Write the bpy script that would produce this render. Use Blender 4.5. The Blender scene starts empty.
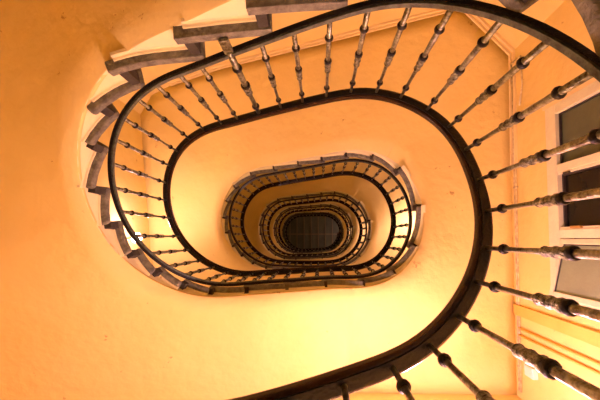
import bpy, bmesh, math, random
from mathutils import Vector, Matrix
random.seed(7)
sc = bpy.context.scene
COL = sc.collection
OZ = 1.65            # camera height above the entrance hall floor
H = 3.4              # storey height
RH = 0.92            # rail height

# ------------------------------------------------------------------ materials
def srgb(r, g, b):
    f = lambda c: (c/255/12.92) if c/255 <= .04045 else ((c/255+.055)/1.055)**2.4
    return (f(r), f(g), f(b), 1)
def mat(name, col, rough=.6, metal=0, noise=None, bump=0, bscale=40, col2=None, nscale=6, coat=0, spec=None, emit=None, estr=0, trans=0, stretch=None):
    m = bpy.data.materials.new(name); m.use_nodes = True
    nt = m.node_tree; p = nt.nodes['Principled BSDF']
    p.inputs['Base Color'].default_value = col
    p.inputs['Roughness'].default_value = rough
    p.inputs['Metallic'].default_value = metal
    p.inputs['Coat Weight'].default_value = coat
    p.inputs['Transmission Weight'].default_value = trans
    if spec is not None: p.inputs['Specular IOR Level'].default_value = spec
    if emit: p.inputs['Emission Color'].default_value = emit; p.inputs['Emission Strength'].default_value = estr
    tc = nt.nodes.new('ShaderNodeTexCoord')
    src = tc.outputs['Object']
    if stretch:
        mp = nt.nodes.new('ShaderNodeMapping'); mp.inputs['Scale'].default_value = stretch
        nt.links.new(src, mp.inputs['Vector']); src = mp.outputs['Vector']
    if col2:
        n = nt.nodes.new('ShaderNodeTexNoise'); n.inputs['Scale'].default_value = nscale
        n.inputs['Detail'].default_value = 6; n.inputs['Roughness'].default_value = .65
        r = nt.nodes.new('ShaderNodeValToRGB')
        r.color_ramp.elements[0].position = .38; r.color_ramp.elements[1].position = .66
        r.color_ramp.elements[0].color = col2; r.color_ramp.elements[1].color = col
        nt.links.new(src, n.inputs['Vector']); nt.links.new(n.outputs['Fac'], r.inputs['Fac'])
        nt.links.new(r.outputs['Color'], p.inputs['Base Color'])
    if bump:
        n2 = nt.nodes.new('ShaderNodeTexNoise'); n2.inputs['Scale'].default_value = bscale
        n2.inputs['Detail'].default_value = 4
        b = nt.nodes.new('ShaderNodeBump'); b.inputs['Strength'].default_value = bump
        b.inputs['Distance'].default_value = .02
        nt.links.new(src, n2.inputs['Vector']); nt.links.new(n2.outputs['Fac'], b.inputs['Height'])
        nt.links.new(b.outputs['Normal'], p.inputs['Normal'])
    return m
def plaster(name, c1, c2, bump=.35):
    """painted plaster with faint blotches, fine trowel marks and a few chips"""
    m = mat(name, c1, .82, col2=c2, nscale=1.6, bump=bump*1.6, bscale=7)
    nt = m.node_tree; p = nt.nodes['Principled BSDF']
    tc = [n for n in nt.nodes if n.type == 'TEX_COORD'][0]
    n = nt.nodes.new('ShaderNodeTexNoise'); n.inputs['Scale'].default_value = 5.5; n.inputs['Detail'].default_value = 8
    n.inputs['Roughness'].default_value = .75
    r = nt.nodes.new('ShaderNodeValToRGB'); r.color_ramp.elements[0].position = .325; r.color_ramp.elements[1].position = .345
    r.color_ramp.elements[0].color = (.62, .5, .42, 1); r.color_ramp.elements[1].color = (1, 1, 1, 1)
    mx = nt.nodes.new('ShaderNodeMix'); mx.data_type = 'RGBA'; mx.blend_type = 'MULTIPLY'; mx.inputs['Factor'].default_value = 1
    old = p.inputs['Base Color'].links[0].from_socket
    nt.links.new(tc.outputs['Object'], n.inputs['Vector']); nt.links.new(n.outputs['Fac'], r.inputs['Fac'])
    nt.links.new(old, mx.inputs['A']); nt.links.new(r.outputs['Color'], mx.inputs['B'])
    nt.links.new(mx.outputs['Result'], p.inputs['Base Color'])
    return m
WALL = (.82, .70, .25, 1); WALL2 = (.80, .66, .215, 1)
M = dict(
    wall=plaster('ochre_plaster', WALL, WALL2),
    soffit=plaster('soffit_plaster', (.82, .71, .26, 1), (.81, .685, .235, 1), .5),
    string=plaster('cream_string', (.85, .84, .48, 1), (.82, .79, .42, 1), .3),
    trim=mat('cream_trim', (.83, .74, .36, 1), .6, col2=(.80, .68, .30, 1), nscale=5, bump=.1),
    ochre=mat('ochre_strip', (.80, .55, .12, 1), .6, col2=(.76, .50, .10, 1), nscale=5, bump=.1),
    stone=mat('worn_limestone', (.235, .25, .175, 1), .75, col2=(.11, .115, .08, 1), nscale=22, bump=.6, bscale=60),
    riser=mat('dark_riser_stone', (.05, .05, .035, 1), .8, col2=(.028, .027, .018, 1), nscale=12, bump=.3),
    iron=mat('bronzed_iron', (.44, .48, .32, 1), .28, .9, col2=(.09, .085, .055, 1), nscale=35, bump=.35, bscale=90),
    dark=mat('blackened_iron', (.010, .011, .008, 1), .42, 0, bump=.3, bscale=70, spec=.25),
    collar=mat('cast_collar_iron', (.46, .49, .34, 1), .3, .85, col2=(.04, .045, .03, 1), nscale=60, bump=.9, bscale=110),
    bar=mat('rail_bar_iron', (.13, .17, .12, 1), .5, .45, col2=(.06, .07, .05, 1), nscale=30, bump=.35, bscale=80),
    wood=mat('polished_handrail_wood', (.042, .022, .011, 1), .25, 0, col2=(.020, .010, .005, 1), nscale=8, bump=.05, coat=.15, spec=.3),
    frame=mat('window_paint', (.74, .78, .50, 1), .45, col2=(.68, .70, .44, 1), nscale=9, bump=.15),
    glass=mat('night_glass', (.075, .105, .06, 1), .16, 0, col2=(.055, .078, .045, 1), nscale=3),
    glassb=mat('dark_clear_glass', (.012, .014, .009, 1), .10, 0, col2=(.008, .009, .006, 1), nscale=2, spec=.12),
    frost=mat('frosted_glass', (.25, .33, .21, 1), .3, 0, col2=(.21, .28, .175, 1), nscale=3, bump=.1),
    dk=mat('window_gasket', (.03, .025, .02, 1), .5),
    pipe=mat('painted_pipe', (.80, .78, .42, 1), .5, col2=(.45, .38, .18, 1), nscale=14, bump=.2),
    white=mat('white_plastic', (.86, .80, .68, 1), .45, bump=.02),
    brass=mat('lamp_brass', (.55, .36, .12, 1), .35, .8),
    bulb=mat('lamp_globe', (1, .9, .7, 1), .4, emit=(1, .53, .63, 1), estr=1.0),
    roofglass=mat('dusty_roof_glass', (.13, .17, .11, 1), .4, col2=(.10, .13, .085, 1), nscale=2),
    roofbar=mat('roof_bars', (.26, .24, .14, 1), .5, .1, bump=.1),
    floor=mat('hall_floor_tiles', (.45, .33, .22, 1), .5, col2=(.36, .26, .17, 1), nscale=4, bump=.1),
    outside=mat('night_facade', (.02, .016, .012, 1), .9, bump=.2),
)

# ------------------------------------------------------------------ object helpers
def link(name, me, m, parent=None, loc=None):
    o = bpy.data.objects.new(name, me); COL.objects.link(o)
    if m and not me.materials: me.materials.append(m)
    if parent: o.parent = parent
    if loc is not None: o.location = loc
    return o
def mk(name, vs, fs, m, parent=None, smooth=False, loc=None):
    me = bpy.data.meshes.new(name); me.from_pydata([tuple(v) for v in vs], [], fs)
    bm = bmesh.new(); bm.from_mesh(me); bmesh.ops.recalc_face_normals(bm, faces=bm.faces[:]); bm.to_mesh(me); bm.free()
    if smooth:
        for p in me.polygons: p.use_smooth = True
    return link(name, me, m, parent, loc)
def empty(name, loc, label, cat, group=None):
    o = bpy.data.objects.new(name, None); COL.objects.link(o); o.location = loc
    o.empty_display_size = .2
    tag(o, label, cat, group); return o
def tag(o, label, cat, group=None):
    o['label'] = label; o['category'] = cat
    if group: o['group'] = group
def struct(o):
    o['kind'] = 'structure'; return o
def bevel(o, w, seg=2):
    md = o.modifiers.new('b', 'BEVEL'); md.width = w; md.segments = seg; md.limit_method = 'ANGLE'; md.angle_limit = math.radians(35)
    return o
def box_v(x0, x1, y0, y1, z0, z1):
    v = [(x0,y0,z0),(x1,y0,z0),(x1,y1,z0),(x0,y1,z0),(x0,y0,z1),(x1,y0,z1),(x1,y1,z1),(x0,y1,z1)]
    f = [(0,3,2,1),(4,5,6,7),(0,1,5,4),(1,2,6,5),(2,3,7,6),(3,0,4,7)]
    return v, f
def box(name, x0, x1, y0, y1, z0, z1, m, parent=None, bw=0):
    v, f = box_v(x0, x1, y0, y1, z0, z1)
    o = mk(name, v, f, m, parent)
    if bw: bevel(o, bw)
    return o
def lathe(profile, seg=12):
    """profile: (radius, z) list, closed top and bottom"""
    vs = []; fs = []
    for r, z in profile:
        for k in range(seg):
            a = 2*math.pi*k/seg; vs.append((r*math.cos(a), r*math.sin(a), z))
    for i in range(len(profile)-1):
        for k in range(seg):
            a = i*seg+k; b = i*seg+(k+1) % seg; fs.append((a, b, b+seg, a+seg))
    fs.append(tuple(range(seg-1, -1, -1))); n = (len(profile)-1)*seg
    fs.append(tuple(range(n, n+seg)))
    return vs, fs
def lathe_mesh(name, profile, m, seg=12):
    vs, fs = lathe(profile, seg)
    me = bpy.data.meshes.new(name); me.from_pydata(vs, [], fs)
    for p in me.polygons: p.use_smooth = len(p.vertices) == 4
    me.materials.append(m); return me
def sweep(name, pts, nrm, prof, m, parent=None, sharp=True, closed_ends=True):
    """sweep a 2D profile (outward offset, up offset) along pts; nrm = outward plan normals"""
    vs = []; fs = []; n = len(prof)
    for p, q in zip(pts, nrm):
        for a, b in prof: vs.append((p[0]+q[0]*a, p[1]+q[1]*a, p[2]+b))
    for i in range(len(pts)-1):
        for k in range(n):
            k2 = (k+1) % n; fs.append((i*n+k, i*n+k2, (i+1)*n+k2, (i+1)*n+k))
    if closed_ends:
        fs.append(tuple(range(n-1, -1, -1))); fs.append(tuple(range((len(pts)-1)*n, len(pts)*n)))
    o = mk(name, vs, fs, m, parent)
    if sharp is not True:
        for p in o.data.polygons: p.use_smooth = True
    return o
def tube(name, pts, r, m, parent=None, seg=10):
    pts = [Vector(p) for p in pts]; vs = []; fs = []; prev = None
    for i, p in enumerate(pts):
        d = (pts[min(i+1, len(pts)-1)]-pts[max(i-1, 0)]).normalized()
        a = Vector((0, 0, 1)) if abs(d.z) < .9 else Vector((1, 0, 0))
        if prev is not None: a = prev
        u = (a-d*a.dot(d)).normalized(); prev = u; w = d.cross(u)
        for k in range(seg):
            q = 2*math.pi*k/seg; vs.append(p+u*r*math.cos(q)+w*r*math.sin(q))
    for i in range(len(pts)-1):
        for k in range(seg):
            k2 = (k+1) % seg; fs.append((i*seg+k, i*seg+k2, (i+1)*seg+k2, (i+1)*seg+k))
    fs.append(tuple(range(seg))); n = (len(pts)-1)*seg; fs.append(tuple(range(n, n+seg)))
    o = mk(name, vs, fs, m, parent)
    for p in o.data.polygons: p.use_smooth = len(p.vertices) == 4
    return o

# ------------------------------------------------------------------ the stair's plan and rise
CX, CY, SL, SR, ROT = -0.3209, -0.2485, 0.5038, 0.7334, -0.0254
OFF = [0.05,0.012,-0.0782,-0.1416,-0.1447,-0.0469,0.0046,0.0053,-0.0196,0.0114,-0.0112,-0.0422,-0.07,-0.0873,-0.0874,0.0523,0.1331,0.1537,0.0382,0.0035,-0.0301,-0.046,-0.0296,-0.0206,0.0062,0.0398,0.048,0.0539,0.0531,0.0176,-0.023,-0.0442,-0.0615,-0.0706,-0.0537,-0.0015,0.0268,0.0293,0.0218,0.0129,0.0083,0.0114,0.0182,0.0169,0.0111,0.0089,0.012,0.0177,0.0189,0.0102,-0.0098,-0.0362,-0.0556,-0.0331,0.0033,0.0279,0.0413,0.0534,0.0649,0.069,0.0711,0.0619,0.0356,0.0087,-0.0141,-0.0335]
DZ = [-0.0021,0.0092,0.0224,0.0361,0.049,0.0596,0.0668,0.0701,0.0697,0.0665,0.0617,0.0564,0.0516,0.0477,0.0447,0.0419,0.0387,0.0344,0.0289,0.0224,0.0161,0.011,0.0087,0.01,0.0157,0.0256,0.0389,0.0548,0.072,0.0897,0.1075,0.1253,0.1437,0.1631,0.1838,0.2057,0.228,0.2492,0.2673,0.2804,0.2864,0.2839,0.2724,0.2522,0.2243,0.1907,0.1538,0.1159,0.0797,0.0471,0.0196,-0.002,-0.0173,-0.0268,-0.0316,-0.0328,-0.0318,-0.0298,-0.0277,-0.0257,-0.0238,-0.0212,-0.0172,-0.0109]
def stad(t):
    t %= 1; per = 4*SL+2*math.pi*SR; s = t*per; q = math.pi*SR/2
    if s < q: a = s/SR; x, y = SL+SR*math.cos(a), -SR*math.sin(a)
    elif s < q+2*SL: x, y = SL-(s-q), -SR
    elif s < 3*q+2*SL: a = math.pi/2+(s-q-2*SL)/SR; x, y = -SL+SR*math.cos(a), -SR*math.sin(a)
    elif s < 3*q+4*SL: x, y = -SL+(s-3*q-2*SL), SR
    else: a = 1.5*math.pi+(s-3*q-4*SL)/SR; x, y = SL+SR*math.cos(a), -SR*math.sin(a)
    c, d = math.cos(ROT), math.sin(ROT)
    return CX+c*x-d*y, CY+d*x+c*y
def foff(t):
    u = (t+4/12)*12; n = len(OFF)
    u = max(1.0, min(n-3.001, u)); i = int(u); w = u-i
    a, b, c, d = OFF[i-1], OFF[i], OFF[i+1], OFF[i+2]
    return .5*(2*b+(c-a)*w+(2*a-5*b+4*c-d)*w**2+(3*b-a-3*c+d)*w**3)
def snorm(t):
    # smoothed outward normal of the stadium
    e = .012
    x, y = stad(t-e); x2, y2 = stad(t+e); dx, dy = x2-x, y2-y; n = math.hypot(dx, dy)
    return -dy/n*-1, dx/n*-1
def C0(t):
    e = 1e-3; x, y = stad(t); x2, y2 = stad(t+e); dx, dy = x2-x, y2-y; n = math.hypot(dx, dy)
    q = foff(t); return x-dy/n*q, y+dx/n*q
def P(t, off=0.0):
    # smooth a little so the joints of arcs and straights leave no kinks
    ws = ((-.012, .25), (0, .5), (.012, .25))
    x = sum(C0(t+a)[0]*w for a, w in ws); y = sum(C0(t+a)[1]*w for a, w in ws)
    nx, ny = N(t); return x+nx*off, y+ny*off
def N(t):
    e = .02; x, y = C0(t-e); x2, y2 = C0(t+e); dx, dy = x2-x, y2-y; n = math.hypot(dx, dy)
    return (-dy/n, dx/n) if (-dy/n)*(x-CX)+(dx/n)*(y-CY) > 0 else (dy/n, -dx/n)
def zh(t):
    f = (t % 1)*64; i = int(f) % 64; w = f-int(f)
    return 1.78+H*t+DZ[i]*(1-w)+DZ[(i+1) % 64]*w + OZ
def zb(t): return zh(t)-RH

# walls of the shaft (plan polygon, image-down is +Y)
POLY = [(2.03, 1.62), (2.17, -2.08), (1.66, -2.66), (-2.46, -2.50), (-2.80, -2.38), (-2.98, -2.05), (-2.74, 1.66)]
def hit(x, y, nx, ny):
    best = None; n = len(POLY)
    for i in range(n):
        ax, ay = POLY[i]; bx, by = POLY[(i+1) % n]; ex, ey = bx-ax, by-ay
        det = nx*(-ey)+ny*ex
        if abs(det) < 1e-9: continue
        s = ((ax-x)*(-ey)+(ay-y)*ex)/det; u = (nx*(ay-y)-ny*(ax-x))/det
        if s > 0 and -1e-6 <= u <= 1+1e-6 and (best is None or s < best): best = s
    return best
def RAYN(t):   # direction of the steps: eases from the curve's own normal
    return N(t)
def O(t, inset=0.0):
    x, y = P(t); nx, ny = RAYN(t); s = hit(x, y, nx, ny)-inset
    return x+nx*s, y+ny*s
DROP = .272
# height of the soffit along the wall, by distance round the shaft from the landing's far corner
PATH = [((1.66, -2.65), 0), ((-1.50, -2.54), 1.06), ((-2.46, -2.50), 1.54), ((-2.80, -2.38), 1.62), ((-2.98, -2.05), 1.62), ((-2.86, .20), 1.88), ((-2.74, 1.66), 2.36), ((.9, 1.62), 3.40)]
def zso(t):     # soffit height at the wall
    k = math.floor(t+.20); u = t-k; v = None
    if u <= .06: v = 0 if u > -.16 else None
    x, y = O(t)
    if v is None:
        best = None
        for (p, za), (q, zc) in zip(PATH, PATH[1:]):
            ex, ey = q[0]-p[0], q[1]-p[1]; w = max(0, min(1, ((x-p[0])*ex+(y-p[1])*ey)/(ex*ex+ey*ey)))
            d = math.hypot(x-p[0]-ex*w, y-p[1]-ey*w)
            if best is None or d < best[0]: best = (d, za+(zc-za)*w)
        v = best[1]
        if u < -.10: v -= 3.4
    return OZ+.65+H*k+v
def corner_ts(ta, tb):
    """parameters whose steps run exactly into the shaft's corners"""
    out = []
    for k in range(-1, 6):
        for vx, vy in POLY:
            bt = None
            for i in range(400):
                t = k+i/400; x, y = P(t); nx, ny = N(t); s_ = (vx-x)*ny-(vy-y)*nx
                if bt is not None and bt[1]*s_ <= 0 and (vx-x)*nx+(vy-y)*ny > 0:
                    t0, s0 = bt; tt = t0+(t-t0)*s0/(s0-s_) if s0 != s_ else t
                    if ta < tt < tb: out.append(tt)
                bt = (t, s_)
    return out
def fold(t):     # the soffit swells towards the fold at the head of the straight flight
    u = t % 1
    if .33 < u <= .4251: return ((u-.33)/.095)**2
    return (1-(u-.425)/.2)**1.3 if .425 < u < .625 else 0
def zsi(t): return zb(t)-DROP

# ------------------------------------------------------------------ steps
T_FIRST = [0, .04, .088, .135, .183, .237, .297, .365, .405, .44, .48, .515, .55, .58, .612, .645, .69, .745, .80, .858, .905, .952]
T_UP = [.007, .065, .105, .145, .19, .24, .295, .35, .40, .44, .48, .515, .55, .58, .612, .645, .69, .745, .80, .858, .905, .955]
TREADS = [(-1+a) for a in T_UP if a > .262] + T_FIRST + [k+a for k in range(1, 5) for a in T_UP] + [5.007]
def reach(t, zlow):
    """how far towards the wall a step at this height stays clear above the soffit"""
    a = P(t, .085); b = O(t, -.02); z0, z1 = zsi(t), zso(t); w = 0.0; gb = fold(t); full = math.hypot(b[0]-a[0], b[1]-a[1])
    while w < .985:
        e = w
        if z0*(1-e)+z1*e+.03*gb*min(1, 3.5*w)*min(1, 4*(1-w)) > zlow-.035: break
        w += .02
    return .085+full*max(w-.02, .004)
def tread(k, parent, j):
    t0 = TREADS[j]; t1 = TREADS[j+1]; z = zb(t0)-.004
    a = t0-.0035; b = t1+(.010 if t0 < .38 else .0015)
    n = max(3, int((b-a)/.012)); ts = [a+(b-a)*i/n for i in range(n+1)]
    inner = [P(t, .020) for t in ts]; th = .056
    zl = zb(TREADS[j-1])-.004 if j else 0
    rr = [reach(t, z-th) for t in ts]; full = [hit(*P(t), *N(t))-.006 for t in ts]
    rr = [min(f_, r_) for f_, r_ in zip(full, rr)]
    rr = [min(rr[max(0, i-1):i+2]) for i in range(len(rr))]
    outer = [P(t, r_) for t, r_ in zip(ts, rr)]
    vs = [(x, y, z) for x, y in inner]+[(x, y, z) for x, y in outer]
    vs += [(x, y, z-th) for x, y in inner]+[(x, y, z-th) for x, y in outer]
    m = n+1; fs = []
    for i in range(n):
        fs += [(i, i+1, m+i+1, m+i), (2*m+i, 3*m+i, 3*m+i+1, 2*m+i+1), (i, 2*m+i, 2*m+i+1, i+1), (m+i, m+i+1, 3*m+i+1, 3*m+i)]
    fs += [(0, m, 3*m, 2*m), (n, 2*m+n, 3*m+n, m+n)]
    o = mk('tread', vs, fs, M['stone'], parent); bevel(o, .022, 4)
    # bed moulding under the tread's open end
    ts = [t0+.006+(t1-t0-.004)*i/n for i in range(n+1)]
    pr = [(.066, -th), (.105, -th), (.105, -th-.030), (.086, -th-.030), (.078, -th-.016), (.066, -th-.012)]
    sweep('bed_moulding', [(*P(t), z) for t in ts], [N(t) for t in ts], pr, M['string'], o)
    # riser below the nosing
    c = t0-.0018; q = P(c); nx, ny = N(c)
    w = min(hit(q[0], q[1], nx, ny), rr[0], reach(c, zl)-.02, reach(c+.01, zl)-.02); tx, ty = -ny, nx
    if (P(c+.01)[0]-q[0])*tx+(P(c+.01)[1]-q[1])*ty < 0: tx, ty = -tx, -ty
    vs = []
    for zz in (zl, z-th):
        w = max(w, .10)
        for (s, d) in ((.032, 0), (w, 0), (w, .05), (.032, .05)):
            vs.append((q[0]+nx*s+tx*d, q[1]+ny*s+ty*d, zz))
    if z-th-zl > .01:
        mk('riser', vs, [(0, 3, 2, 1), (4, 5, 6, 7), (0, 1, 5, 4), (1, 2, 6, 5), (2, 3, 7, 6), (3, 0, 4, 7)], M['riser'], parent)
CREASE = (.09, .425)
def staircase(k, ta, tb, label):
    x, y = P(ta)
    root = empty('staircase', (0, 0, zb(ta)-DROP), label, 'staircase', None)
    root.location = (0, 0, 0)
    # soffit: ruled from the well's edge to the wall
    n = int(round((tb-ta)*224)); ts = [ta+(tb-ta)*i/n for i in range(n+1)]
    for c in CREASE:
        for kk in range(-1, 6):
            v = kk+c
            if ta < v < tb:
                i = min(range(len(ts)), key=lambda i: abs(ts[i]-v)); ts[i] = v
    for v in corner_ts(ta, tb):
        i = min(range(1, len(ts)-1), key=lambda i: abs(ts[i]-v))
        if not any(abs((ts[i] % 1)-c) < 1e-6 for c in CREASE): ts[i] = v
    m = 9; vs = []; fs = []
    for t in ts:
        a = P(t, .085); b = O(t, -.02); z0, z1 = zsi(t), zso(t)
        for j in range(m):
            w = j/(m-1); e = w
            gb = fold(t)
            zz = .03*gb*min(1, 3.5*w)*min(1, 4*(1-w))+z0*(1-e)+z1*e+.007*math.sin(2*math.pi*t*12.3+1.5*w)*min(1, 6*w)*min(1, 6*(1-w))
            vs.append((a[0]+(b[0]-a[0])*w, a[1]+(b[1]-a[1])*w, zz))
    for i in range(len(ts)-1):
        for j in range(m-1):
            q = i*m+j; fs.append((q, q+1, q+m+1, q+m))
    # give it depth upwards
    so = mk('soffit', vs, fs, M['soffit'], root, smooth=True)
    up = sum(p.normal.z for p in so.data.polygons)
    md = so.modifiers.new('s', 'SOLIDIFY'); md.thickness = .03; md.offset = -1 if up < 0 else 1
    me = so.data
    sharp = set()
    for c in CREASE:
        for i, t in enumerate(ts):
            if abs((t % 1)-c) < 1e-6: sharp.add(i)
    for e in me.edges:
        i, j = e.vertices[0]//m, e.vertices[1]//m
        if i == j and i in sharp: e.use_edge_sharp = True
    # string: the closed face of the flight towards the well
    sv = []; sf = []
    idx = [j for j, t in enumerate(TREADS[:-1]) if ta-.02 <= t < tb-.02]
    def add(t, top):
        for off in (.085, .089):
            x, y = P(t, off)
            sv.append((x, y, top)); sv.append((x, y, zsi(t)+.006))
    for j in [j for j in range(len(TREADS)-1) if TREADS[j+1] > ta+.001 and TREADS[j] < tb-.001]:
        a = max(TREADS[j], ta); b = min(TREADS[j+1], tb); top = zb(TREADS[j])-.052
        q = max(3, int((b-a)/.01))
        for i in range(q+1):
            add(a+(b-a)*i/q, top)
    nn = len(sv)//4
    for i in range(nn-1):
        a = i*4; b = a+4
        sf += [(a, b, b+1, a+1), (a+2, a+3, b+3, b+2), (a, a+2, b+2, b), (a+1, b+1, b+3, a+3)]
    sf += [(0, 1, 3, 2), (nn*4-4, nn*4-2, nn*4-1, nn*4-3)]
    mk('string', sv, sf, M['string'], root)
    for j in idx: tread(k, root, j)
    return root

# ------------------------------------------------------------------ railing
BAR_H = .029
L = RH-BAR_H/2-.012
def prof_shaft(s=1.0):
    return [(.0130*s, 0), (.0130*s, L*.3), (.0115*s, L*.5), (.0098*s, L*.55), (.0092*s, L)]
def prof_knob(r, zc):
    return [(r*.55, zc-r*.62), (r*.92, zc-r*.38), (r, zc), (r*.92, zc+r*.38), (r*.55, zc+r*.62)]
def prof_collar(s=1.0):
    a = L*.505
    return [(.014*s, a-.052), (.0185*s, a-.050), (.0205*s, a-.040), (.0165*s, a-.030), (.016*s, a-.008), (.0190*s, a+.004), (.016*s, a+.016), (.015*s, a+.046), (.0180*s, a+.054), (.0145*s, a+.062), (.012*s, a+.072)]
def shift(pr, dz): return [(r, z+dz) for r, z in pr]
me_shaft = lathe_mesh('baluster', prof_shaft(), M['iron'])
me_k1 = lathe_mesh('knob', prof_knob(.0222, L*.165), M['dark'])
me_k2 = lathe_mesh('knob', prof_knob(.0200, L*.845), M['dark'])
me_ring = lathe_mesh('ring', [(.017, L*.43-.012), (.0205, L*.43-.008), (.0215, L*.43), (.0190, L*.43+.009), (.016, L*.43+.017)], M['dark'])
me_col = lathe_mesh('collar', prof_collar(), M['collar'], 14)
me_foot = lathe_mesh('foot', [(.017, 0), (.017, .012), (.0145, .016)], M['iron'])
# small version for the far storeys: one mesh
far_prof = [(.0145, 0), (.0145, L*.15), (.025, L*.16), (.025, L*.18), (.014, L*.19), (.013, L*.39), (.026, L*.395), (.024, L*.42), (.019, L*.44), (.019, L*.53), (.011, L*.55), (.010, L*.83), (.019, L*.84), (.019, L*.86), (.010, L*.87), (.010, L)]
me_far = lathe_mesh('baluster', far_prof, M['iron'], 8)
near = [-.241, -.217, -.194, -.170, -.146, -.120, -.0915, -.063, -.030, .001, .034, .062, .089, .117, .141, .166, .191, .217, .243, .299, .322, .350, .376, .402, .426, .451, .476, .502, .532, .558, .583, .605, .631, .653, .675, .698, .720, .744, .769, .791, .815, .838, .861, .885, .903, .923, .942, .964, .983]
second = [1.007, 1.027, 1.046, 1.066, 1.085, 1.104, 1.125, 1.146]
v = 1.168
while v < 1.995: second.append(v); v += .0222
def railing(ta, tb, tl, label, detailed, group=None):
    root = empty('stair_railing', (0, 0, 0), label, 'railing', group)
    n = int((tb-ta)*150); ts = [ta+(tb-ta)*i/n for i in range(n+1)]
    nr = [N(t) for t in ts]
    hr = [(*P(t), zh(t)) for t in ts]
    # wooden handrail with rounded top and grooved sides
    pr = [(-.020, 0), (-.030, .003), (-.036, .012), (-.031, .020), (-.036, .030), (-.034, .044), (-.024, .055), (0, .060), (.024, .055), (.034, .044), (.036, .030), (.031, .020), (.036, .012), (.030, .003), (.020, 0)]
    hrl = sweep('handrail', hr, nr, pr, M['wood'], root, sharp=False)
    sweep('rail_band', hr, nr, [(-.0185, -.012), (.0185, -.012), (.0185, .002), (-.0185, .002)], M['dark'], hrl)
    br = [(*P(t), zb(t)) for t in ts]
    bres = sweep('bottom_rail', br, nr, [(-.013, -BAR_H/2), (.010, -BAR_H/2), (.010, BAR_H/2), (-.013, BAR_H/2)], M['bar'], root)
    sweep('underside_shade', br, nr, [(-.002, -BAR_H/2-.007), (.022, -BAR_H/2-.007), (.022, -BAR_H/2+.001), (-.002, -BAR_H/2+.001)], M['dark'], bres)  # black strip paints in the unlit underside of the bottom rail
    for t in tl:
        x, y = P(t); z = zb(t)+BAR_H/2-.002
        if detailed:
            b = link('baluster', me_shaft, None, root, (x, y, z)); b.rotation_euler.z = random.random()*6
            for nm, me in (('knob', me_k1), ('knob', me_k2), ('ring', me_ring), ('collar', me_col)):
                link(nm, me, None, b)
        else:
            link('baluster', me_far, None, root, (x, y, z))
    return root
GR = 'railings circling the well'
r0 = railing(-.27, 1.0, near, 'nearest and largest black and wooden stair railing with knobbed iron balusters', True, GR)
# the thicker newel bolted to the side of a tread on the first storey
tn = .2705; x, y = P(tn, .004); nx, ny = N(tn)
nw = link('newel_post', lathe_mesh('newel_post', [(.019, -.05), (.019, L*.3), (.017, L*.5), (.0155, L*.55), (.015, L)], M['iron']), None, r0, (x, y, zb(tn)+.02))
for me in (lathe_mesh('knob', prof_knob(.030, L*.165), M['dark']), lathe_mesh('knob', prof_knob(.028, L*.845), M['dark'])):
    link('knob', me, None, nw)
link('collar', lathe_mesh('collar', prof_collar(1.4), M['collar'], 14), None, nw)
link('ring', lathe_mesh('ring', [(.020, L*.43-.012), (.030, L*.43-.009), (.030, L*.43+.005), (.022, L*.43+.014)], M['dark']), None, nw)
v, f = box_v(-.026, .026, -.010, .010, -.16, -.03)
fb = mk('anchor_bracket', v, f, M['iron'], nw); fb.rotation_euler.z = math.atan2(ny, nx)+math.pi/2; bevel(fb, .004)
railing(1.0, 2.0, second, 'second railing ring up, dark balusters against orange soffit and landing', True, GR)
def steps(a, b, d=.0235):
    out = []
    while a < b-.004: out.append(a); a += d
    return out
railing(2.0, 3.0, steps(2.008, 3), 'third railing ring up, between the shadowed brown soffits', False, GR)
railing(3.0, 4.0, steps(3.008, 4), 'fourth railing ring up, small, second from the roof grid', False, GR)
railing(4.0, 5.0, steps(4.008, 5), 'topmost and smallest railing ring, framing the dark roof grid', False, GR)

S = [(-.735, .09, 'lowest staircase flight, its brown stone tread ends cut off by the top right corner'),
     (.09, 1.09, 'nearest staircase flight with saw-toothed grey stone treads along the left'),
     (1.09, 2.09, 'second staircase flight, broad cream underside filling the lower middle'),
     (2.09, 3.09, 'third staircase flight, its brown underside inside the second railing ring'),
     (3.09, 4.09, 'fourth staircase flight, narrow underside inside the third railing ring'),
     (4.09, 5.0, 'topmost staircase flight, thin orange underside next to the roof grid')]
for k, (a, b, lab) in enumerate(S): staircase(k-1, a, b, lab)

# ------------------------------------------------------------------ shell
ZT = OZ+21.2
def wall_seg(vs, fs, a, b, z0, z1, th=.2):
    ex, ey = b[0]-a[0], b[1]-a[1]; n = math.hypot(ex, ey); ux, uy = ex/n, ey/n
    ox, oy = uy, -ux
    mx, my = (a[0]+b[0])/2, (a[1]+b[1])/2
    if (mx-CX)*ox+(my-CY)*oy < 0: ox, oy = -ox, -oy
    i = len(vs)
    for z in (z0, z1):
        for q in (a, b, (b[0]+ox*th, b[1]+oy*th), (a[0]+ox*th, a[1]+oy*th)): vs.append((q[0], q[1], z))
    fs += [(i, i+3, i+2, i+1), (i+4, i+5, i+6, i+7), (i, i+1, i+5, i+4), (i+1, i+2, i+6, i+5), (i+2, i+3, i+7, i+6), (i+3, i, i+4, i+7)]
def xr(y):   # face of the right wall
    (ax, ay), (bx, by) = POLY[0], POLY[1]; return ax+(bx-ax)*(y-ay)/(by-ay)
WY0, WY1, WZ0, WZ1 = -1.20, .56, OZ+1.75, OZ+3.40
vs, fs = [], []
pt = lambda y: (xr(y), y)
wall_seg(vs, fs, POLY[0], pt(WY1), 0, ZT); wall_seg(vs, fs, pt(WY0), POLY[1], 0, ZT)
wall_seg(vs, fs, pt(WY1), pt(WY0), 0, WZ0); wall_seg(vs, fs, pt(WY1), pt(WY0), WZ1, ZT)
wall_seg(vs, fs, POLY[1], POLY[2], 0, ZT)
struct(mk('wall_right', vs, fs, M['wall']))
vs, fs = [], []; wall_seg(vs, fs, POLY[2], POLY[3], 0, ZT); wall_seg(vs, fs, POLY[3], POLY[4], 0, ZT); struct(mk('wall_back', vs, fs, M['wall']))
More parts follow.
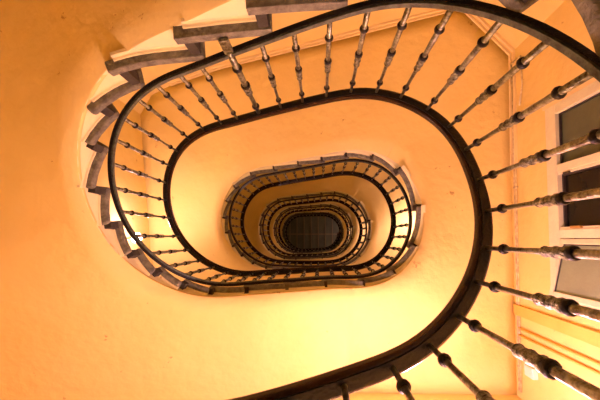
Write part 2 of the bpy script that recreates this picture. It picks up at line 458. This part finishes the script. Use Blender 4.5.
vs, fs = [], []; wall_seg(vs, fs, POLY[4], POLY[5], 0, ZT); wall_seg(vs, fs, POLY[5], POLY[6], 0, ZT); struct(mk('wall_left', vs, fs, M['wall']))
vs, fs = [], []; wall_seg(vs, fs, POLY[6], POLY[0], 0, ZT); struct(mk('wall_front', vs, fs, M['wall']))
struct(box('floor', -3.3, 2.5, -3.0, 2.0, -.12, 0, M['floor']))

# window in the right wall, three lights, the last one standing ajar
win = bpy.data.objects.new('window_1', None); COL.objects.link(win); struct(win)
win.location = (xr(-.3), -.3, WZ0)
def wbox(name, y0, y1, z0, z1, d0, d1, m, parent, bw=.004):
    """box on the right wall; d = depth from the wall face, negative into the room"""
    vs = []
    for z in (z0, z1):
        for y, d in ((y0, d0), (y1, d0), (y1, d1), (y0, d1)): vs.append((xr(y)+d, y, z))
    o = mk(name, vs, [(0, 3, 2, 1), (4, 5, 6, 7), (0, 1, 5, 4), (1, 2, 6, 5), (2, 3, 7, 6), (3, 0, 4, 7)], m)
    o.parent = parent; o.matrix_parent_inverse = Matrix.Translation(-parent.location)
    if bw: bevel(o, bw)
    return o
F = M['frame']
wbox('frame_head', WY0, WY1, WZ1-.14, WZ1, -.02, .09, F, win)
wbox('frame_sill', WY0, WY1, WZ0, WZ0+.10, -.05, .12, F, win)
wbox('frame_jamb', WY0, WY0+.09, WZ0+.10, WZ1-.14, -.02, .09, F, win)
wbox('frame_jamb', WY1-.07, WY1, WZ0+.10, WZ1-.14, -.02, .09, F, win)
wbox('mullion', -.645, -.575, WZ0+.10, WZ1-.14, -.018, .085, F, win)
wbox('mullion', -.075, .0, WZ0+.10, WZ1-.14, -.018, .085, F, win)
wbox('pane', WY0+.09, -.645, WZ0+.10, WZ1-.14, .030, .036, M['glass'], win, 0)
wbox('gasket', WY0+.085, WY0+.10, WZ0+.10, WZ1-.14, .014, .04, M['dk'], win, 0)
wbox('gasket', WY0+.09, -.645, WZ1-.155, WZ1-.138, .014, .04, M['dk'], win, 0)
sash = wbox('sash_frame', -.575, -.555, WZ0+.10, WZ1-.14, -.01, .05, F, win)
wbox('sash_frame', -.095, -.075, WZ0+.10, WZ1-.14, -.01, .05, F, win)
wbox('pane', -.555, -.095, WZ0+.10, WZ1-.16, .032, .038, M['glassb'], win, 0)
wbox('gasket', -.555, -.54, WZ0+.10, WZ1-.16, .012, .04, M['dk'], win, 0)
wbox('gasket', -.555, -.095, WZ1-.175, WZ1-.158, .012, .04, M['dk'], win, 0)
wbox('latch', -.10, -.08, WZ1-.42, WZ1-.30, -.035, -.01, M['brass'], win)
wbox('hinge', -.562, -.548, WZ1-.30, WZ1-.22, -.022, -.008, M['dk'], win, 0)
# ajar sash, turned about its hinge at the mullion
ang = math.radians(15); hy = .005; sw = .50
def sash_box(name, a0, a1, z0, z1, d0, d1, m, bw=.004):
    vs = []
    for z in (z0, z1):
        for a, d in ((a0, d0), (a1, d0), (a1, d1), (a0, d1)):
            px = xr(hy)-.02+d*math.cos(ang)-a*math.sin(ang); py = hy+a*math.cos(ang)+d*math.sin(ang)
            vs.append((px, py, z))
    o = mk(name, vs, [(0, 3, 2, 1), (4, 5, 6, 7), (0, 1, 5, 4), (1, 2, 6, 5), (2, 3, 7, 6), (3, 0, 4, 7)], m)
    o.parent = win; o.matrix_parent_inverse = Matrix.Translation(-win.location)
    if bw: bevel(o, bw)
zt, zbm = WZ1-.15, WZ0+.11
sash_box('sash_frame', 0, sw, zt-.045, zt, 0, .045, F); sash_box('sash_frame', 0, sw, zbm, zbm+.045, 0, .045, F)
sash_box('sash_frame', 0, .045, zbm+.045, zt-.045, 0, .045, F); sash_box('sash_frame', sw-.045, sw, zbm+.045, zt-.045, 0, .045, F)
sash_box('gasket', .045, sw-.045, zt-.055, zt-.043, .012, .03, M['dk'], 0)
sash_box('gasket', .043, .055, zbm+.045, zt-.05, .012, .03, M['dk'], 0)
sash_box('pane', .05, sw-.045, zbm+.045, zt-.05, .018, .024, M['frost'], 0)
# night outside
struct(box('wall_outer', xr(0)+.55, xr(0)+.6, -2.2, 1.6, OZ+1.0, OZ+4.2, M['outside']))

# trims along the walls
ntrim = [0]
def trim(o): 
    ntrim[0] += 1; o.name = 'trim_%d' % ntrim[0]; return struct(o)
# architrave round the window
trim(wbox('trim', WY0-.05, WY0, WZ0-.05, WZ1+.04, -.018, 0, M['trim'], win, 0)).parent = None
trim(wbox('trim', .69, .80, OZ+.9, OZ+4.02, -.03, 0, M['ochre'], win, .006)).parent = None
# cornice pairs following the soffit along the back wall and the cut corner
def cornice(ta, tb, dz):
    n = 90; ts = sorted([ta+(tb-ta)*i/n for i in range(n+1)]+corner_ts(ta, tb))
    pts = [(*O(t), zso(t)+dz) for t in ts]; nr = []
    for t in ts:
        nr.append(RAYN(t))
    return sweep('trim', pts, nr, [(0, 0), (-.030, 0), (-.036, .012), (-.030, .024), (0, .024)], M['trim'])
for k in range(0, 4):
    for dz in (-.055, -.135):
        trim(cornice(k+.03, k+.39, dz))

# conduit along the landing corner, risers of pipe, junction box
cz = OZ+3.97
c = empty('conduit', (0, 0, 0), 'thin cream twin conduit running along the corner above the window', 'conduit')
for dz in (0, -.034):
    tube('pipe', [(xr(y)-.014, y, cz+dz) for y in (1.55, 1.0, 0, -1.0, -1.95)], .007, M['pipe'], c)
for y in (-1.75, -1.2, -.55, .1, .75, 1.3):
    wbox('clip', y, y+.02, cz-.05, cz+.012, -.024, 0, M['pipe'], c)
p = empty('wall_pipe', (0, 0, 0), 'pair of slim ochre pipes running down the wall right of the ajar window', 'pipe')
for y in (.92, .99):
    tube('pipe', [(xr(y)-.013, y, OZ+.9), (xr(y)-.013, y, OZ+3.95)], .011, M['ochre'], p)
hk = empty('cable_loop', (0, 0, 0), 'short bent conduit stub hanging at the cut corner above the window', 'conduit')
tube('pipe', [(xr(-1.9)-.02, -1.93, OZ+3.98), (xr(-1.9)-.02, -1.93, OZ+3.78), (xr(-1.6)-.02, -1.62, OZ+3.76), (xr(-1.4)-.02, -1.40, OZ+3.82)], .009, M['pipe'], hk)
tube('pipe', [(xr(-1.3)-.02, -1.32, OZ+3.95), (xr(-1.3)-.02, -1.32, OZ+3.55)], .008, M['pipe'], hk)
jb = empty('junction_box', (xr(1.28), 1.28, OZ+3.8), 'small white junction box on the wall by the lower right corner', 'junction box')
def cbox(name, x0, x1, y0, y1, z0, z1, m, parent, bw=.004):
    v, f = box_v(x0, x1, y0, y1, z0, z1); o = mk(name, v, f, m, parent); bevel(o, bw); return o
cbox('housing', -.05, 0, -.05, .05, -.14, 0, M['white'], jb); cbox('cover', -.056, -.05, -.042, .042, -.13, -.01, M['white'], jb)

# ------------------------------------------------------------------ lamps
def wall_lamp(x, y, z, d, label, e, r=.085, group=None, reach=.15, tint=None):
    root = empty('wall_lamp', (x, y, z), label, 'wall lamp', group)
    a = math.atan2(d[1], d[0])
    pl = link('back_plate', lathe_mesh('back_plate', [(.055, 0), (.055, .01), (.035, .022)], M['brass'], 20), None, root)
    pl.rotation_euler = (0, math.pi/2, a)
    tube('arm', [(d[0]*.01, d[1]*.01, 0), (d[0]*.08, d[1]*.08, -.03), (d[0]*reach, d[1]*reach, 0), (d[0]*reach, d[1]*reach, .03)], .008, M['brass'], root)
    pr = [(.02, .03)]+[(r*math.sin(q), .03+r-r*math.cos(q)) for q in [math.pi*i/12 for i in range(2, 12)]]+[(.004, .03+2*r)]
    mb = M['bulb'].copy(); mb.node_tree.nodes['Principled BSDF'].inputs['Emission Strength'].default_value = e
    if tint: mb.node_tree.nodes['Principled BSDF'].inputs['Emission Color'].default_value = tint
    g = link('globe', lathe_mesh('globe', pr, mb, 20), None, root, (d[0]*reach, d[1]*reach, 0))
    return root
def xl(y): (ax, ay), (bx, by) = POLY[5], POLY[6]; return ax+(bx-ax)*(y-ay)/(by-ay)
LG = None
wall_lamp(xl(0), 0, OZ+4.84, (1, 0), 'glowing globe wall lamp shining through the left railing', 170, r=.07, reach=.28)
wall_lamp(.92, 1.62, OZ+2.45, (0, -1), 'bright globe wall lamp low on the near wall under the big handrail', 175, r=.09, reach=.3, tint=(1, .46, .70, 1))
wall_lamp(.20, 1.63, OZ+1.1, (0, -1), 'added unseen fill globe on the near wall beside the lowest flight', 250)  # fill light added out of view to brighten the left soffit
for i, nm in enumerate(('second', 'third', 'fourth')):
    wall_lamp(xr(-.3), -.3, OZ+6.9+H*i, (-1, 0), 'globe wall lamp on the right wall of the %s landing' % nm, (75, 90, 110)[i])
wall_lamp(xr(-.3), -.3, OZ+18.9, (-1, 0), 'added fill globe high under the roof light', 60)  # fill light added to lift the roof glass and top ring out of black

# ------------------------------------------------------------------ roof light over the shaft
zr = OZ+20.5
rl = bpy.data.objects.new('window_2', None); COL.objects.link(rl); struct(rl)
def rbox(name, *a): 
    v, f = box_v(*a[:-1]); o = mk(name, v, f, a[-1], rl); return o
rbox('pane', -3.2, 2.4, -2.9, 1.9, zr, zr+.02, M['roofglass'])
x = -2.9
while x < 2.3:
    rbox('glazing_bar', x-.022, x+.022, -2.9, 1.9, zr-.05, zr, M['roofbar']); x += .40
for y in (-1.9, -.22, 1.4): rbox('cross_bar', -3.2, 2.4, y-.03, y+.03, zr-.07, zr-.01, M['roofbar'])
struct(box('ceiling', -3.3, 2.5, -3.0, 2.0, ZT, ZT+.1, M['wall']))

# ------------------------------------------------------------------ world, camera, output
w = bpy.data.worlds.new('night'); sc.world = w; w.use_nodes = True
w.node_tree.nodes['Background'].inputs['Color'].default_value = (.02, .018, .02, 1)
w.node_tree.nodes['Background'].inputs['Strength'].default_value = .3
cam = bpy.data.cameras.new('camera'); co = bpy.data.objects.new('camera', cam); COL.objects.link(co)
cam.sensor_width = 36; cam.lens = 36*360/600; cam.clip_start = .02
up = Vector((20, 38, 360)).normalized()
e = (Vector((1, 0, 0))-up*up.x).normalized(); g = up.cross(e)
# rows of R: world axes expressed in camera (x right, y down, z forward)
Rw = Matrix((e, g, up))                 # camera(img) -> world
flip = Matrix(((1, 0, 0), (0, -1, 0), (0, 0, -1)))
co.matrix_world = Matrix.Translation((0, 0, OZ)) @ (Rw @ flip).to_4x4()
sc.camera = co
sc.view_settings.view_transform = 'Standard'; sc.view_settings.look = 'None'
sc.view_settings.gamma = 1; sc.view_settings.use_curve_mapping = False
sc.view_settings.exposure = 0.92
sc.cycles.max_bounces = 10; sc.cycles.diffuse_bounces = 6
